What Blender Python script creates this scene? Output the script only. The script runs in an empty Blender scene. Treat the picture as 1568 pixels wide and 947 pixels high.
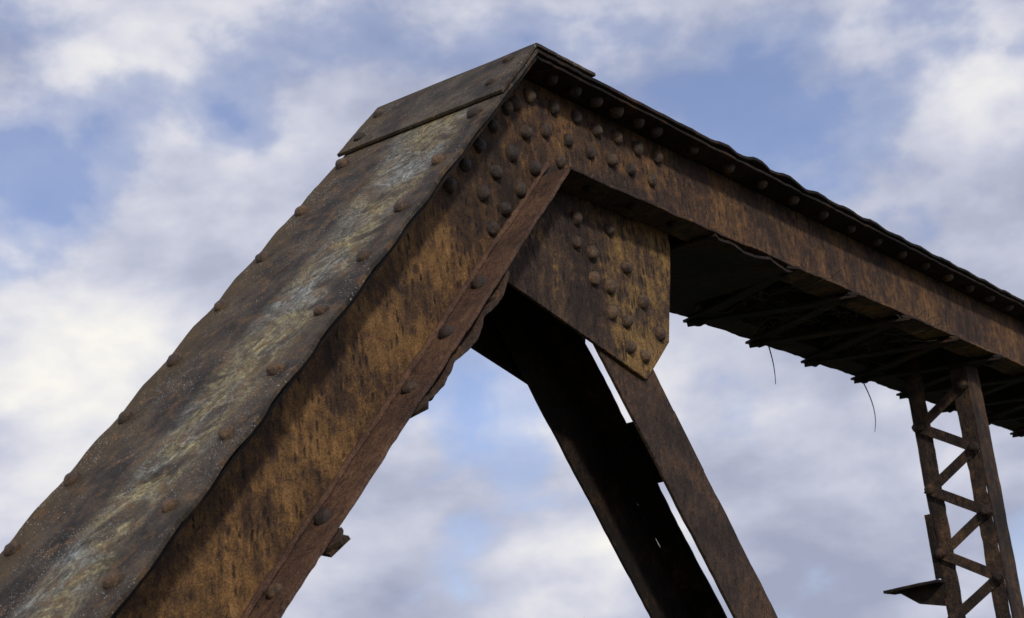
import bpy, math, random
from mathutils import Vector, Matrix, noise
random.seed(7)
TH=math.radians(44.34); c_,s_=math.cos(TH),math.sin(TH)
W=.702; DP=.4056; DC=.42; G=.13; TK=.015; H=4.4
C=Vector((-4.9927,-3.0778,-2.7286)); F=2763.7
M=Matrix(((0.57584,-0.81003,-0.11069),(-0.17717,-0.25582,0.95035),(-0.79813,-0.52764,-0.29083)))
sc=bpy.context.scene
sc.view_settings.view_transform='Standard'; sc.view_settings.look='None'; sc.view_settings.exposure=0

# ---------------------------------------------------------------- materials
def newmat(n):
    m=bpy.data.materials.new(n); m.use_nodes=True; nt=m.node_tree
    return m,nt,nt.nodes['Principled BSDF']
def L(nt,a,b): nt.links.new(a,b)
def noi(nt,vec,scale,detail=6,rough=.6,dist=0.):
    n=nt.nodes.new('ShaderNodeTexNoise'); n.inputs['Scale'].default_value=scale
    n.inputs['Detail'].default_value=detail; n.inputs['Roughness'].default_value=rough; n.inputs['Distortion'].default_value=dist
    L(nt,vec,n.inputs['Vector']); return n.outputs['Fac']
def mp(nt,vec,scale=(1,1,1),rot=(0,0,0),loc=(0,0,0)):
    n=nt.nodes.new('ShaderNodeMapping'); n.inputs['Scale'].default_value=scale; n.inputs['Rotation'].default_value=rot; n.inputs['Location'].default_value=loc
    L(nt,vec,n.inputs['Vector']); return n.outputs['Vector']
def ramp(nt,fac,stops,interp='LINEAR'):
    n=nt.nodes.new('ShaderNodeValToRGB'); cr=n.color_ramp; cr.interpolation=interp
    while len(cr.elements)<len(stops): cr.elements.new(.5)
    for e,(p,col) in zip(cr.elements,stops):
        e.position=p; e.color=(col,col,col,1) if isinstance(col,(int,float)) else (*col,1)
    L(nt,fac,n.inputs['Fac']); return n.outputs['Color']
def mth(nt,op,a,b=None,clamp=False):
    n=nt.nodes.new('ShaderNodeMath'); n.operation=op; n.use_clamp=clamp
    for i,v in enumerate((a,b)):
        if v is None: continue
        if isinstance(v,(int,float)): n.inputs[i].default_value=v
        else: L(nt,v,n.inputs[i])
    return n.outputs[0]
def mix(nt,fac,a,b,mode='MIX'):
    n=nt.nodes.new('ShaderNodeMix'); n.data_type='RGBA'; n.blend_type=mode
    if isinstance(fac,(int,float)): n.inputs[0].default_value=fac
    else: L(nt,fac,n.inputs[0])
    for i,v in ((6,a),(7,b)):
        if isinstance(v,tuple): n.inputs[i].default_value=(*v,1)
        else: L(nt,v,n.inputs[i])
    return n.outputs[2]
def bump(nt,bs,h,strength,dist):
    b=nt.nodes.new('ShaderNodeBump'); b.inputs['Strength'].default_value=strength; b.inputs['Distance'].default_value=dist
    L(nt,h,b.inputs['Height']); L(nt,b.outputs[0],bs.inputs['Normal'])
def rust(name,dark,mid,hot,shift=0.,pits=.6,rough=.85,seed=0.,grad=None,spec=.25):
    m,nt,bs=newmat(name)
    co0=nt.nodes.new('ShaderNodeTexCoord').outputs['Object']
    co=mp(nt,co0,loc=(seed,seed*.7,seed*.3))
    n1=noi(nt,co,3.4,9,.66,.2)
    n2=noi(nt,mp(nt,co,(24,24,5),(0,.12,0)),1,7,.68)
    n4=noi(nt,co,26,8,.75,.1)
    f=mth(nt,'ADD',mth(nt,'MULTIPLY',n1,.46),mth(nt,'ADD',mth(nt,'MULTIPLY',n2,.20),mth(nt,'MULTIPLY',n4,.34)))
    f=mth(nt,'ADD',f,shift)
    if grad:   # rust tone shifts along the plate; on the gusset it paints the post's shade: (dot vector, v0, v1, amount at v0, amount at v1)
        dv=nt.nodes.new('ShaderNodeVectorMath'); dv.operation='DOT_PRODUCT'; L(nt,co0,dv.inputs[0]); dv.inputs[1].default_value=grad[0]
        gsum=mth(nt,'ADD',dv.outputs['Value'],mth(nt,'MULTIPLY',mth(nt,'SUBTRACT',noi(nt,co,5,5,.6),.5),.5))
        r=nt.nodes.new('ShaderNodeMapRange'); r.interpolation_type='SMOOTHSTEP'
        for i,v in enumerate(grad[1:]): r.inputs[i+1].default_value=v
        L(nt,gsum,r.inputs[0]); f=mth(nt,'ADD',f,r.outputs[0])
    col=ramp(nt,f,[(.41,dark),(.485,mid),(.56,hot),(.66,tuple(min(1,x*1.35+.02) for x in hot))])
    wv=nt.nodes.new('ShaderNodeVectorMath'); wv.operation='ADD'; L(nt,mp(nt,co,(56,56,19),(0,.40,0)),wv.inputs[0])
    nn=nt.nodes.new('ShaderNodeTexNoise'); nn.inputs['Scale'].default_value=30; L(nt,co,nn.inputs['Vector']); L(nt,nn.outputs['Color'],wv.inputs[1])
    v=nt.nodes.new('ShaderNodeTexVoronoi'); v.inputs['Scale'].default_value=1; L(nt,wv.outputs[0],v.inputs['Vector'])
    pit=ramp(nt,v.outputs['Distance'],[(.18,1),(.52,0)])
    sel=ramp(nt,v.outputs['Color'],[(.38,0),(.50,1)])
    sel2=ramp(nt,v.outputs['Color'],[(.22,1),(.32,0)])
    pm=ramp(nt,noi(nt,co,6,4,.6),[(.36,0),(.54,1)])
    pb=mth(nt,'MULTIPLY',pit,pm)
    pf=mth(nt,'MULTIPLY',mth(nt,'MULTIPLY',pb,sel),pits)
    lf=mth(nt,'MULTIPLY',mth(nt,'MULTIPLY',pb,sel2),pits*.55)
    col=mix(nt,pf,col,tuple(x*.6 for x in dark))
    col=mix(nt,1.,col,mix(nt,lf,(1.,1.,1.),(2.0,2.0,2.0)),'MULTIPLY')
    sp=noi(nt,co,170,3,.75)
    col=mix(nt,1.,col,ramp(nt,sp,[(.33,.35),(.5,1),(.72,1.5)]),'MULTIPLY')
    L(nt,col,bs.inputs['Base Color'])
    L(nt,ramp(nt,n4,[(.3,rough-.15),(.7,min(1,rough+.1))]),bs.inputs['Roughness'])
    bs.inputs['Specular IOR Level'].default_value=spec
    h=mth(nt,'ADD',mth(nt,'MULTIPLY',sp,.35),mth(nt,'SUBTRACT',mth(nt,'MULTIPLY',n4,1.5),mth(nt,'MULTIPLY',pf,.8)))
    bump(nt,bs,h,.85,.011)
    return m
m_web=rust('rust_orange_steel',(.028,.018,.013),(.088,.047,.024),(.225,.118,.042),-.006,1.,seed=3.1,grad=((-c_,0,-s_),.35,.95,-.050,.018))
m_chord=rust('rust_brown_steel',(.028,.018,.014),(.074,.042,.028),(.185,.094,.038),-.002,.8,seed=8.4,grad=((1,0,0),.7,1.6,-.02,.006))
m_fl=rust('rust_red_steel',(.042,.025,.018),(.092,.049,.032),(.14,.073,.042),.008,.35,.75,seed=1.3)
m_diag=rust('rust_diagonal_steel',(.028,.018,.013),(.062,.037,.025),(.115,.062,.034),-.006,.5,.75,seed=6.3)
m_post=rust('rust_lattice_steel',(.016,.011,.009),(.036,.023,.017),(.10,.054,.028),-.012,.4,.8,seed=4.3)
m_dark=rust('weathered_shaded_steel',(.010,.007,.006),(.022,.014,.010),(.07,.034,.015),-.035,.3,seed=5.5)  # darker rust: shade of far side and undersides put into the colour
m_gus=rust('rust_gusset_steel',(.036,.023,.018),(.085,.050,.032),(.25,.145,.050),.0,.95,seed=12.7,grad=((1,0,.1),.25,.85,-.045,.038))  # grad paints the post's shadow on the left, lit yellow rust on the right
m_riv=rust('rust_rivet',(.022,.015,.012),(.054,.034,.023),(.14,.080,.040),.0,.2,.62,seed=2.2,spec=.45)

def cover_mat(name,stain=1.):
    m,nt,bs=newmat(name)
    co=nt.nodes.new('ShaderNodeTexCoord').outputs['Object']
    rt=mp(nt,co,(1,1,1),(0,-TH,0))
    sep=nt.nodes.new('ShaderNodeSeparateXYZ'); L(nt,rt,sep.inputs[0])
    y=sep.outputs['Y']
    n1=noi(nt,co,6,9,.70,.2)
    base=ramp(nt,n1,[(.36,(.019,.015,.012)),(.48,(.040,.031,.024)),(.58,(.072,.054,.038)),(.70,(.12,.085,.052))])
    rim=ramp(nt,mth(nt,'ADD',y,mth(nt,'MULTIPLY',mth(nt,'SUBTRACT',noi(nt,mp(nt,rt,(2,9,9)),1,5,.6),.5),.35)),[(.54,0),(.64,1)])
    base=mix(nt,mth(nt,'MULTIPLY',rim,.7),base,(.078,.052,.024))
    wob=mth(nt,'MULTIPLY',mth(nt,'SUBTRACT',noi(nt,mp(nt,rt,(1.6,.3,.3)),1.5,3,.5),.5),.45)
    d=mth(nt,'ABSOLUTE',mth(nt,'SUBTRACT',mth(nt,'ADD',y,wob),.29))
    band=ramp(nt,d,[(.0,1),(.09,.8),(.19,0)],'EASE')
    wv=noi(nt,mp(nt,rt,(3.0,6.,6.)),1,7,.60,.7)
    blot=ramp(nt,wv,[(.36,.05),(.44,.35),(.485,1),(.52,.25),(.57,.75),(.60,.15),(.66,.9)])
    brk=ramp(nt,noi(nt,co,38,5,.75),[(.38,.25),(.58,1)])
    st=mth(nt,'MULTIPLY',mth(nt,'MULTIPLY',mth(nt,'MULTIPLY',band,blot),brk),stain)
    stc=ramp(nt,noi(nt,co,3.2,4,.55),[(.38,(.30,.28,.22)),(.47,(.42,.35,.17)),(.55,(.30,.28,.21)),(.64,(.38,.41,.38))])
    col=mix(nt,mth(nt,'MULTIPLY',st,1.,True),base,stc)
    ws=ramp(nt,noi(nt,mp(nt,rt,(1.2,15,15),loc=(4,0,0)),1,6,.68),[(.52,0),(.63,1)])
    col=mix(nt,mth(nt,'MULTIPLY',ws,.55*max(stain,.4)),col,(.16,.088,.036))
    col2=col
    for sc_,seed,th in (((48,85,85),0,.24),((100,140,140),3,.30)):
        v=nt.nodes.new('ShaderNodeTexVoronoi'); L(nt,mp(nt,rt,sc_,loc=(seed,seed,0)),v.inputs['Vector']); v.inputs['Scale'].default_value=1
        s1=ramp(nt,v.outputs['Distance'],[(th*.5,1),(th,0)])
        sm=ramp(nt,noi(nt,mp(nt,co,(1,1.6,1),loc=(seed*2,0,0)),3.6,8,.72),[(.515,0),(.59,1)])
        sm2=ramp(nt,v.outputs['Color'],[(.35,0),(.55,1)])
        sf=mth(nt,'MULTIPLY',mth(nt,'MULTIPLY',s1,sm),sm2)
        col2=mix(nt,mth(nt,'MULTIPLY',sf,.8),col2,(.46,.46,.42))
    sp=noi(nt,co,170,3,.75)
    col=mix(nt,1.,col2,ramp(nt,sp,[(.33,.45),(.5,1),(.7,1.4)]),'MULTIPLY')
    L(nt,col,bs.inputs['Base Color'])
    bs.inputs['Roughness'].default_value=.74; bs.inputs['Specular IOR Level'].default_value=.2
    bump(nt,bs,mth(nt,'ADD',mth(nt,'MULTIPLY',sp,.5),mth(nt,'MULTIPLY',noi(nt,co,30,6,.7),1.0)),.6,.006)
    return m
m_cov=cover_mat('weathered_cover_plate_steel')
m_cap=cover_mat('weathered_cap_plate_steel',.12)

# ---------------------------------------------------------------- mesh helpers
class Builder:
    def __init__(s): s.v=[];s.f=[];s.mi=[]
    def slab(s,c00,c10,c11,c01,thk,nu=1,nv=1,mi=0,amp=.0025,disp=None,edge=0.):
        c00,c10,c11,c01,thk=[Vector(a) for a in (c00,c10,c11,c01,thk)]
        b=len(s.v)
        for layer in (0,1):
            for i in range(nu+1):
                for j in range(nv+1):
                    u,v=i/nu,j/nv
                    p=(c00*(1-u)+c10*u)*(1-v)+(c01*(1-u)+c11*u)*v
                    q=p.copy()
                    if amp: q+=noise.noise_vector(p*5.)*amp+noise.noise_vector(p*23.)*amp*.35
                    if edge and j in (0,nv):
                        dr=((c00*(1-u)+c10*u)-(c01*(1-u)+c11*u)).normalized()*(1 if j==0 else -1)
                        q-=dr*abs(noise.noise(p*11.)*edge+noise.noise(p*40.)*edge*.5)
                    if disp: q+=disp(p,u,v)
                    s.v.append(q+thk*layer)
        K=(nu+1)*(nv+1); idx=lambda l,i,j:b+l*K+i*(nv+1)+j
        def add(*q): s.f.append(q); s.mi.append(mi)
        for i in range(nu):
            for j in range(nv):
                add(idx(0,i,j),idx(0,i,j+1),idx(0,i+1,j+1),idx(0,i+1,j))
                add(idx(1,i,j),idx(1,i+1,j),idx(1,i+1,j+1),idx(1,i,j+1))
        for i in range(nu):
            add(idx(0,i,0),idx(0,i+1,0),idx(1,i+1,0),idx(1,i,0))
            add(idx(0,i,nv),idx(1,i,nv),idx(1,i+1,nv),idx(0,i+1,nv))
        for j in range(nv):
            add(idx(0,0,j),idx(1,0,j),idx(1,0,j+1),idx(0,0,j+1))
            add(idx(0,nu,j),idx(0,nu,j+1),idx(1,nu,j+1),idx(1,nu,j))
    def poly(s,pts,thk,mi=0):
        b=len(s.v); n=len(pts); thk=Vector(thk)
        s.v+= [Vector(p) for p in pts]+[Vector(p)+thk for p in pts]
        s.f.append(tuple(range(b,b+n))); s.f.append(tuple(range(b+2*n-1,b+n-1,-1))); s.mi+=[mi,mi]
        for i in range(n):
            j=(i+1)%n; s.f.append((b+i,b+n+i,b+n+j,b+j)); s.mi.append(mi)
    def bar(s,a,b_,w,t,nrm,mi=0,nu=6,ext=.03):
        a,b_,nrm=Vector(a),Vector(b_),Vector(nrm).normalized(); d=(b_-a).normalized(); a=a-d*ext;b_=b_+d*ext
        sd=d.cross(nrm).normalized()*w/2
        s.slab(a-sd,b_-sd,b_+sd,a+sd,nrm*t,nu,1,mi)
    def rivet(s,p,nrm,r=.026,mi=0,h=.8):
        p=Vector(p);n=Vector(nrm).normalized(); r*=random.uniform(.9,1.08)
        n=(n+Vector([random.uniform(-.09,.09) for _ in range(3)])).normalized()
        q=n.to_track_quat('Z','Y'); b=len(s.v); K=18
        sx=random.uniform(.92,1.08)
        rings=[(1.0,-.25),(1.02,.05),(.97,.30),(.84,.58),(.62,.79),(.33,.92)]
        R=len(rings)
        for k,(rr,zz) in enumerate(rings):
            for i in range(K):
                a=2*math.pi*i/K
                P=Vector((math.cos(a)*rr*r*sx,math.sin(a)*rr*r/sx,zz*r*h))
                P*=1+.14*noise.noise(P*55+p*9)
                s.v.append(p+q@P)
        s.v.append(p+q@Vector((0,0,.95*r*h)))
        for k in range(R-1):
            for i in range(K):
                j=(i+1)%K; s.f.append((b+k*K+i,b+k*K+j,b+(k+1)*K+j,b+(k+1)*K+i)); s.mi.append(mi)
        for i in range(K): s.f.append((b+(R-1)*K+i,b+(R-1)*K+(i+1)%K,b+R*K)); s.mi.append(mi)
    def make(s,name,mats,parent,smooth=False,bev=0.):
        me=bpy.data.meshes.new(name); me.from_pydata([tuple(v) for v in s.v],[],s.f); me.validate()
        for m in mats: me.materials.append(m)
        if len(me.polygons)==len(s.mi):
            for p,k in zip(me.polygons,s.mi): p.material_index=k
        import bmesh
        bm=bmesh.new(); bm.from_mesh(me); bmesh.ops.recalc_face_normals(bm,faces=bm.faces); bm.to_mesh(me); bm.free()
        if smooth:
            for p in me.polygons: p.use_smooth=True
        o=bpy.data.objects.new(name,me); sc.collection.objects.link(o); o.parent=parent
        if bev:
            b=o.modifiers.new('bevel','BEVEL'); b.width=bev; b.segments=2; b.limit_method='ANGLE'; b.angle_limit=math.radians(50)
        return o
bridge=bpy.data.objects.new('steel_truss_bridge',None); sc.collection.objects.link(bridge); bridge.location=(0,0,H)
def P(t,y,o): return Vector((-t*c_+o*s_, y, -t*s_-o*c_))
def mit(z,y): return Vector((.36*z, y, -z))
IC=lambda y,o=0: Vector((.1507,y,-.42))
NP=Vector((s_,0,-c_))
LP=5.75; XE=11.5

# ---------------- end post
b=Builder()
def postwave(p,u,v):
    t=-p.x*c_-p.z*s_
    w=math.sin(math.pi*(t-.16)/.3)**2
    e=(abs(v-.5)*2)**8
    env=max(0.,min(1.,(t-.4)/.3))
    a=.004+.007*max(0,noise.noise(Vector((t*1.1,v*3,7.)))+.3)
    return NP*(-a*w*e*env)
b.slab(P(0.0,-.012,0),P(LP,-.03,0),P(LP,W+.012,0),P(0.0,W,0),NP*TK,220,14,0,.0018,postwave,.006)
b.slab(P(.36,-.004,TK+.001),P(LP,-.008,TK+.001),P(LP,.0,TK+.012),P(.36,.0,TK+.012),Vector((0,.02,0)),150,1,3,.003,None,.004)
for side in (0,1):
    Y=lambda y: y if side==0 else W-y
    sg=1 if side==0 else -1
    mw=1 if side==0 else 3
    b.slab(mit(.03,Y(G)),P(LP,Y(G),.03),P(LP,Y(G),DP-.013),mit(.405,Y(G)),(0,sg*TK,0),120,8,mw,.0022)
    b.slab(P(.02,Y(0),.018),P(LP,Y(0),.018),P(LP,Y(G),.018),P(.02,Y(G),.018),NP*.014,120,3,3,.002,None,.004)
    b.slab(IC(Y(0))-NP*.013,P(LP,Y(0),DP-.013),P(LP,Y(G+.012),DP-.013),IC(Y(G+.012))-NP*.013,NP*.013,200,3,2 if side==0 else 3,.0030,None,.009)
b.slab(P(.10,G-.010,DP-.030),P(LP,G-.010,DP-.030),P(LP,G-.016,DP-.014),P(.10,G-.016,DP-.014),(0,.012,0),200,1,2,.004,None,.006)
b.make('end_post',[m_cov,m_web,m_fl,m_dark],bridge,bev=.003)

b=Builder()
def wav(p,u,v):
    t=-p.x*c_-p.z*s_
    return NP*((.022*abs(math.sin(t*9+noise.noise(p*3)*1.5))+.008)*((abs(v-.5)*2)**5)*min(1,u*6,(1-u)*6))
b.slab(P(.86,.0,DP+.003),P(1.60,.0,DP+.003),P(1.60,W-.01,DP+.003),P(.86,W-.01,DP+.003),NP*.012,50,12,0,.004,wav,.014)
t=1.62; k=0
while t<LP-.4:
    y0,y1=(.02,W-.02) if k%2==0 else (W-.02,.02)
    b.bar(P(t,y0,DP+.004+.013*(k%2)),P(t+.31,y1,DP+.004+.013*(k%2)),.075,.012,NP,0,6,.035)
    t+=.31; k+=1
for t in (1.0,1.3,1.52,2.21,2.83): b.rivet(P(t,.04,DP+.02),NP,.030,0,1.1)
b.make('end_post_lacing',[m_diag],bridge)

# ---------------- top chord
b=Builder()
def cw(p,u,v):
    x=p.x; e=(abs(v-.5)*2)**6; w=math.sin(math.pi*(x-.93)/.3)**2
    env=max(0.,min(1.,(x-.9)/.6))
    bulge=math.exp(-((x-1.75)/.5)**2)
    return Vector((0,0,e*((.007+.018*bulge)*w*env+.010*w*env*max(0,noise.noise(Vector((x*1.3,0,0)))))+.006*env*noise.noise(Vector((x*3,v*4,2)))))
b.slab((.0,-.012,-TK),(XE,-.012,-TK),(XE,W+.012,-TK),(.0,W+.012,-TK),(0,0,TK),300,12,0,.002,cw,.008)
for side in (0,1):
    Y=lambda y: y if side==0 else W-y
    sg=1 if side==0 else -1
    mi=1 if side==0 else 0
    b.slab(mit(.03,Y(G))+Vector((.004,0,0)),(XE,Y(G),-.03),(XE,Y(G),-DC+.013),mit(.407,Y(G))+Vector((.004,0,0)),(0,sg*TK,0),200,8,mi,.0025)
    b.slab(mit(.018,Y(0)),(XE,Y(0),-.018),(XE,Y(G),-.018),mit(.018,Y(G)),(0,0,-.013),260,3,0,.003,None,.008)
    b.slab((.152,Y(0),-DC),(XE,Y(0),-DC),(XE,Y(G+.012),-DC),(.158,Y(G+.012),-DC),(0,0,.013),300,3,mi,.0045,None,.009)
b.make('top_chord',[m_dark,m_chord],bridge,bev=.003)
b=Builder()
def wav2(p,u,v): return Vector((0,0,-.024*abs(math.sin(p.x*9+.6))*((abs(v-.5)*2)**6)*min(1,u*8,(1-u)*8)))
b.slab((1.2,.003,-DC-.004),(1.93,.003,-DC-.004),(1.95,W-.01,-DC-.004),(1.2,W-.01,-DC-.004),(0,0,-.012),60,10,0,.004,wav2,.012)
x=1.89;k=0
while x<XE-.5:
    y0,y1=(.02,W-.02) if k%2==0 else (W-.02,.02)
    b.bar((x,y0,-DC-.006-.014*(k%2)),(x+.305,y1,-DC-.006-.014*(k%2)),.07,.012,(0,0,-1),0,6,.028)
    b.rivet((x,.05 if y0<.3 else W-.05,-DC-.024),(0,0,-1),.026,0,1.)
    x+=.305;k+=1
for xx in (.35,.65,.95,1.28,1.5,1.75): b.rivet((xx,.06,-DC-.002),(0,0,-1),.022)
b.make('top_chord_lacing',[m_dark],bridge)

# ---------------- cap plate
b=Builder()
b.slab(P(0,-.018,-.020),P(.365,-.022,-.018),P(.365,W+.017,-.018),P(0,W+.012,-.020),NP*.014,24,14,0,.0018,None,.004)
b.slab((-.008,-.018,.005),(.38,-.018,.005),(.37,W+.012,.005),(-.008,W+.012,.005),(0,0,.014),14,8,0,.0018,None,.005)
b.make('apex_cap_plate',[m_cap],bridge,bev=.003)

# ---------------- gusset plates
b=Builder()
gp=[(1.075,-.04),(1.075,-.30),(1.077,-.47),(1.04,-.61),(1.0,-.74),(.955,-.888),(.85,-.978),(.74,-1.072),(.40,-.984),(.0,-.884),(-.36,-.79),(-.2,-.45),(.02,-.06)]
for y,th,mi in ((.147,.014,0),(W-.147,-.014,1)):  # far plate takes the dark steel, its shade painted in
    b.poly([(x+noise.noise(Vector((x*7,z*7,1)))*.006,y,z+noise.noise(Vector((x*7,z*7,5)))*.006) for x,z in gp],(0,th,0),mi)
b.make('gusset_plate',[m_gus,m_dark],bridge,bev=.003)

# ---------------- diagonal
b=Builder()
D=Vector((.626,0,-.78)); Nn=Vector((.78,0,.626))
def Q(s,n,y): return D*s+Nn*n+Vector((0,y,0))
for y,sg in ((.163,1),(.515,-1)):
    b.slab(Q(.35,-.277,y),Q(5.0,-.277,y),Q(5.0,.013,y),Q(.35,.013,y),(0,sg*.014,0),140,4,0 if sg>0 else 1,.0028,None,.005)
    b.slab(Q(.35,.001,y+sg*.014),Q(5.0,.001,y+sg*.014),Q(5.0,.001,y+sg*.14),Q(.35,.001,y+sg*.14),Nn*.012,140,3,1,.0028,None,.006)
for s0 in (.55,1.5,2.95,4.2):
    b.slab(Q(s0,.015,.17),Q(s0+.28,.015,.17),Q(s0+.28,.015,.51),Q(s0,.015,.51),Nn*.012,4,4,1,.002)
b.make('truss_diagonal',[m_diag,m_dark],bridge,bev=.003)

# ---------------- lattice vertical
b=Builder()
X0=4.26
for y,sg in ((.163,1),(.515,-1)):
    b.slab((X0,y,-.3),(X0,y,-4.1),(X0+.19,y,-4.1),(X0+.19,y,-.3),(0,sg*.012,0),100,2,0,.004,None,.008)
    b.slab((X0,y+sg*.012,-.3),(X0,y+sg*.012,-4.1),(X0,y+sg*.095,-4.1),(X0,y+sg*.095,-.3),(.012,0,0),100,2,0,.004,None,.008)
z=-.555;k=0
while z>-4.0:
    y0,y1=(.195,.48) if k%2==0 else (.48,.195)
    b.bar((X0-.004-.01*(k%2),y0,z),(X0-.004-.01*(k%2),y1,z-.1735),.055,.009,(-1,0,0),0,4,.025)
    b.rivet((X0-.022,y0,z),(-1,0,0),.030,0,1.1)
    z-=.1735;k+=1
b.slab((X0-.10,.50,-1.56),(X0-.05,.84,-1.56),(X0+.12,.84,-1.56),(X0+.12,.50,-1.56),(0,0,-.016),6,6,1,.005,None,.02)
b.poly([(X0,.50,-1.578),(X0,.77,-1.578),(X0,.66,-1.66),(X0,.50,-1.70)],(.012,0,0),1)
b.slab((X0-.016,.505,-1.20),(X0-.016,.505,-1.55),(X0-.016,.54,-1.55),(X0-.016,.54,-1.20),(.012,0,0),6,1,1,.003)
b.make('lattice_post',[m_post,m_dark],bridge,bev=.002)

b=Builder()
for y in (.13,W-.13-.05):
    b.slab((-4.4,y,-4.05),(XE,y,-4.05),(XE,y,-4.3),(-4.4,y,-4.3),(0,.03,0),60,2,0,.002)
b.make('bottom_chord',[m_chord],bridge)

# ---------------- rivets
b=Builder()
up=-NP
for t in (.462,.798,1.104,1.396,1.699,1.996,2.287,2.588,2.87,3.17,3.47,3.77,4.07):
    b.rivet(P(t,.062,-.003),up,.025,0,.9); b.rivet(P(t,W-.055,-.003),up,.025,0,.9)
for t in (.067,.247):
    b.rivet(P(t,.075,-.020),up,.023,0,.7); b.rivet(P(t+.03,W-.05,-.020),up,.023,0,.7)
for t in (.942,1.235,1.536,2.155,2.46,2.77,3.1,3.4): b.rivet(P(t,.072,DP-.015),up,.028,0,.9)
fr=(0,-1,0)
web=[(.123,-.101),(.281,-.099),(.436,-.094),(.574,-.109),(.727,-.100),(.872,-.105),(1.029,-.099),(.067,-.260),(.201,-.213),(.357,-.211),(.507,-.219),(.657,-.211),(.801,-.212),(.957,-.219),(-.039,-.369),(-.151,-.469),(-.246,-.570),(.099,-.388),(-.012,-.498),(-.121,-.597),(-.214,-.687),(.282,-.317),(.025,-.16)]
for x,z in web: b.rivet((x,G-.001,z),fr,.028,0,1.05)
for t in (.16,.30,.44,.58,.72): b.rivet(P(t,G-.001,.115),fr,.027,0,1.05)
for x,z in [(.342,-.518),(.320,-.619),(.571,-.514),(.420,-.640),(.661,-.644),(.415,-.740),(.520,-.750),(.754,-.764),(.514,-.850),(.610,-.870),(.609,-.970),(.711,-.988),(.850,-.877)]:
    b.rivet((x+.028,.146,z+.008),fr,.028,0,1.05)
xs=[.192,.343,.487,.636,.796,.929]+[1.228+.303*i for i in range(30)]
for x in xs: b.rivet((x,.060,-.031),(0,0,-1),.027,0,1.1); b.rivet((x,.062,.001),(0,0,1),.024,0,.6)
b.make('rivets',[m_riv],bridge,smooth=True)

# ---------------- dry grass lodged in the chord
def tubes(name,paths,mat,parent,rad):
    cu=bpy.data.curves.new(name,'CURVE'); cu.dimensions='3D'; cu.bevel_depth=rad; cu.bevel_resolution=0
    for pth in paths:
        s=cu.splines.new('POLY'); s.points.add(len(pth)-1)
        for i,p in enumerate(pth):
            s.points[i].co=(*p,1); s.points[i].radius=(1-.6*i/len(pth))*(1.7 if len(pth)==10 else 1)
    cu.materials.append(mat); o=bpy.data.objects.new(name,cu); sc.collection.objects.link(o); o.parent=parent; return o
mg,nt,bs=newmat('dry_grass_straw')
co=nt.nodes.new('ShaderNodeTexCoord').outputs['Object']
L(nt,ramp(nt,noi(nt,co,20,3),[(.35,(.030,.022,.015)),(.65,(.12,.09,.055))]),bs.inputs['Base Color']); bs.inputs['Roughness'].default_value=.9
paths=[]
for (cx,spread,n) in ((2.45,.42,120),(3.55,.35,110),(3.0,.4,50)):
    for i in range(n):
        p=Vector((random.gauss(cx,spread*.5),random.uniform(.12,.52),-.385+random.uniform(-.05,.05)))
        a=random.uniform(0,6.28); d=Vector((math.cos(a),math.sin(a),random.uniform(-.2,.3)))
        q=[p.copy()]
        for k in range(7):
            d+=Vector([random.uniform(-.35,.35) for _ in range(3)]); d.normalize(); p=p+d*.030; p.z=max(p.z,-.465); p.y=min(p.y,.62); q.append(p.copy())
        paths.append(q)
def hang(x,y,ln,sw):
    return [Vector((x+sw*math.sin(k/9*2.6),y-.1*sw*k/9,-.42-ln*k/9)) for k in range(10)]
paths+= [hang(2.86,.64,.23,.03),hang(3.98,.66,.32,.11)]
tubes('dry_grass_clump',paths,mg,bridge,.0024)

# ---------------- ground, abutment, trees
def simple(name,stops,scale):
    m,nt,bs=newmat(name); co=nt.nodes.new('ShaderNodeTexCoord').outputs['Object']
    n=noi(nt,co,scale,8,.65); L(nt,ramp(nt,n,stops),bs.inputs['Base Color']); bs.inputs['Roughness'].default_value=.95
    bump(nt,bs,n,.6,.05); return m
me=bpy.data.meshes.new('ground'); v=[];f=[];K=60
for i in range(K+1):
    for j in range(K+1):
        a=(i/K*2-1);c=(j/K*2-1); x=2500*a*abs(a)**1.6; y=2500*c*abs(c)**1.6
        v.append((x,y,.25*noise.noise(Vector((x*.07,y*.07,0))) if abs(x)+abs(y)>12 else 0))
for i in range(K):
    for j in range(K): f.append((i*(K+1)+j,(i+1)*(K+1)+j,(i+1)*(K+1)+j+1,i*(K+1)+j+1))
me.from_pydata(v,[],f); me.materials.append(simple('grass_ground',[(.35,(.035,.045,.016)),(.55,(.060,.063,.028)),(.7,(.09,.075,.042))],.6))
sc.collection.objects.link(bpy.data.objects.new('ground',me))
ab=Builder(); ab.slab((-5.0,-.5,0.1),(-3.6,-.5,.1),(-3.6,1.2,.1),(-5.0,1.2,.1),(0,0,-.9),10,10,0,.01)
ab.make('stone_abutment',[simple('abutment_stone',[(.3,(.16,.15,.13)),(.7,(.32,.30,.27))],5)],None,bev=.01)
mb,nt,bs=newmat('bare_bark'); co=nt.nodes.new('ShaderNodeTexCoord').outputs['Object']
L(nt,ramp(nt,noi(nt,co,8,4),[(.3,(.05,.04,.035)),(.7,(.12,.10,.085))]),bs.inputs['Base Color'])
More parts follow.
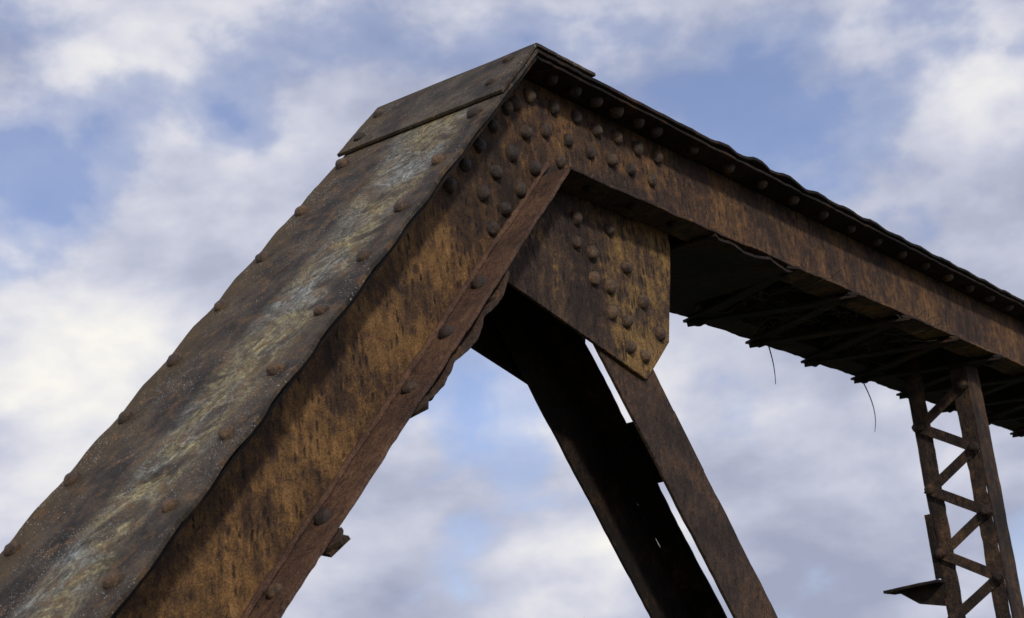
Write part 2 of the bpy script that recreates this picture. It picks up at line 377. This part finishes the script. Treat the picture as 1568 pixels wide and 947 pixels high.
def tree(loc,h):
    cu=bpy.data.curves.new('bare_tree','CURVE'); cu.dimensions='3D'; cu.bevel_depth=1; cu.bevel_resolution=1
    zmax=[0]; spl=[]
    def br(p,d,ln,r,lv):
        n=6; pts=[p.copy()]
        for k in range(n):
            d=(d+Vector([random.uniform(-.16,.16) for _ in range(3)])+Vector((0,0,.05))).normalized(); p=p+d*ln/n; pts.append(p.copy())
        spl.append((pts,r)); zmax[0]=max([zmax[0]]+[q.z for q in pts])
        if lv<5:
            for k in range(4 if lv<3 else 3):
                a=random.uniform(0,6.28); st=pts[random.randint(2,n)] if k else pts[-1]
                br(st,(d+Vector((math.cos(a),math.sin(a),random.uniform(0,.5)))*.75).normalized(),ln*random.uniform(.55,.75),r*.5,lv+1)
    br(Vector((0,0,0)),Vector((0,0,1)),h*.34,h*.016,0)
    k_=h/zmax[0]
    for pts,r in spl:
        s=cu.splines.new('POLY'); s.points.add(len(pts)-1)
        for i,q in enumerate(pts): s.points[i].co=(*(q*k_),1); s.points[i].radius=r*(1-.5*i/6)
    cu.materials.append(mb); o=bpy.data.objects.new('bare_tree',cu); sc.collection.objects.link(o); o.location=loc
def rayd(px,py): return (M.transposed()@Vector(((px-784)/F,-(py-473.5)/F,-1))).normalized()
d=rayd(960,934); hz=math.hypot(d.x,d.y); dd=Vector((d.x,d.y,0))/hz
tree(Vector((C.x,C.y,0))+dd*48,1.67+48*d.z/hz)
tree(Vector((C.x,C.y,0))+Vector((dd.x*.96-dd.y*.25,dd.y*.96+dd.x*.25,0))*60,6.0)

# ---------------- world: Nishita + procedural cloud deck
w=bpy.data.worlds.new('World'); sc.world=w; w.use_nodes=True; nt=w.node_tree; nt.nodes.clear()
out=nt.nodes.new('ShaderNodeOutputWorld')
S=Vector((-.85,-1.0,.72)).normalized()
sky=nt.nodes.new('ShaderNodeTexSky'); sky.sky_type='NISHITA'; sky.sun_disc=False; sky.sun_elevation=math.asin(S.z); sky.sun_rotation=math.atan2(S.x,S.y)%(2*math.pi)
sky.ozone_density=4.0; sky.air_density=1.0; sky.dust_density=.4
bg1=nt.nodes.new('ShaderNodeBackground'); bg1.inputs[1].default_value=.125
L(nt,mix(nt,1.,sky.outputs[0],(1.18,.98,1.03),'MULTIPLY'),bg1.inputs[0])
dirv=nt.nodes.new('ShaderNodeTexCoord').outputs['Generated']
big=noi(nt,mp(nt,dirv,(1,1,1.7)),5.0,2,.5,.2); mid=noi(nt,mp(nt,dirv,(1,1,1.5),loc=(2.3,.4,0)),10,7,.53,.12); shd=noi(nt,mp(nt,dirv,(1,1,1.9),loc=(7,2,1)),8.5,6,.5,.15)
def blob(px,py,r,amp):
    n=nt.nodes.new('ShaderNodeVectorMath'); n.operation='DISTANCE'; L(nt,dirv,n.inputs[0]); n.inputs[1].default_value=rayd(px,py)
    r_=nt.nodes.new('ShaderNodeMapRange'); r_.interpolation_type='SMOOTHSTEP'; r_.inputs[1].default_value=0; r_.inputs[2].default_value=r/F; r_.inputs[3].default_value=amp; r_.inputs[4].default_value=0
    L(nt,n.outputs['Value'],r_.inputs[0]); return r_.outputs[0]
cov=mth(nt,'ADD',mth(nt,'MULTIPLY',big,.4),mth(nt,'MULTIPLY',mid,.6))
for bl in ((230,170,260,-.04),(60,130,200,-.06),(20,340,170,-.10),(1180,150,240,-.10),(740,610,160,-.07),(640,820,160,-.04),(1500,200,330,.10),(120,560,330,.18),(620,60,300,.08),(1300,720,460,.10),(1450,420,300,.08),(600,940,300,.08),(480,400,260,.10),(850,780,200,.05),(250,270,120,.06)):
    cov=mth(nt,'ADD',cov,blob(*bl))
mask=ramp(nt,cov,[(.36,0.24),(.43,.52),(.52,1)],'EASE')
br=mth(nt,'ADD',shd,mth(nt,'MULTIPLY',mth(nt,'SUBTRACT',mid,.5),.7))
for bl in ((90,580,380,.26),(60,570,220,.10),(1500,150,280,.12),(700,60,350,-.04),(1300,880,400,-.03),(1330,480,300,-.03),(850,700,260,.06)): br=mth(nt,'ADD',br,blob(*bl))
ccol=ramp(nt,br,[(.32,(.36,.39,.52)),(.45,(.46,.49,.62)),(.58,(.60,.62,.73)),(.70,(.77,.77,.82)),(.88,(1.0,.97,.89))])
bg2=nt.nodes.new('ShaderNodeBackground'); bg2.inputs[1].default_value=1.0; L(nt,ccol,bg2.inputs[0])
mx=nt.nodes.new('ShaderNodeMixShader'); L(nt,mask,mx.inputs[0]); L(nt,bg1.outputs[0],mx.inputs[1]); L(nt,bg2.outputs[0],mx.inputs[2]); L(nt,mx.outputs[0],out.inputs[0])

sl=bpy.data.lights.new('sun','SUN'); sl.energy=2.2; sl.angle=math.radians(5.0); sl.color=(1,.95,.87)
so=bpy.data.objects.new('sun',sl); sc.collection.objects.link(so); so.rotation_euler=S.to_track_quat('Z','Y').to_euler()

cam=bpy.data.cameras.new('camera'); co_=bpy.data.objects.new('camera',cam); sc.collection.objects.link(co_); sc.camera=co_
cam.sensor_width=36; cam.lens=F/1568*36; cam.clip_end=6000; cam.clip_start=.05
R=M.transposed().to_4x4(); R.translation=C+Vector((0,0,H)); co_.matrix_world=R
cam.dof.use_dof=True; cam.dof.focus_distance=6.6; cam.dof.aperture_fstop=9
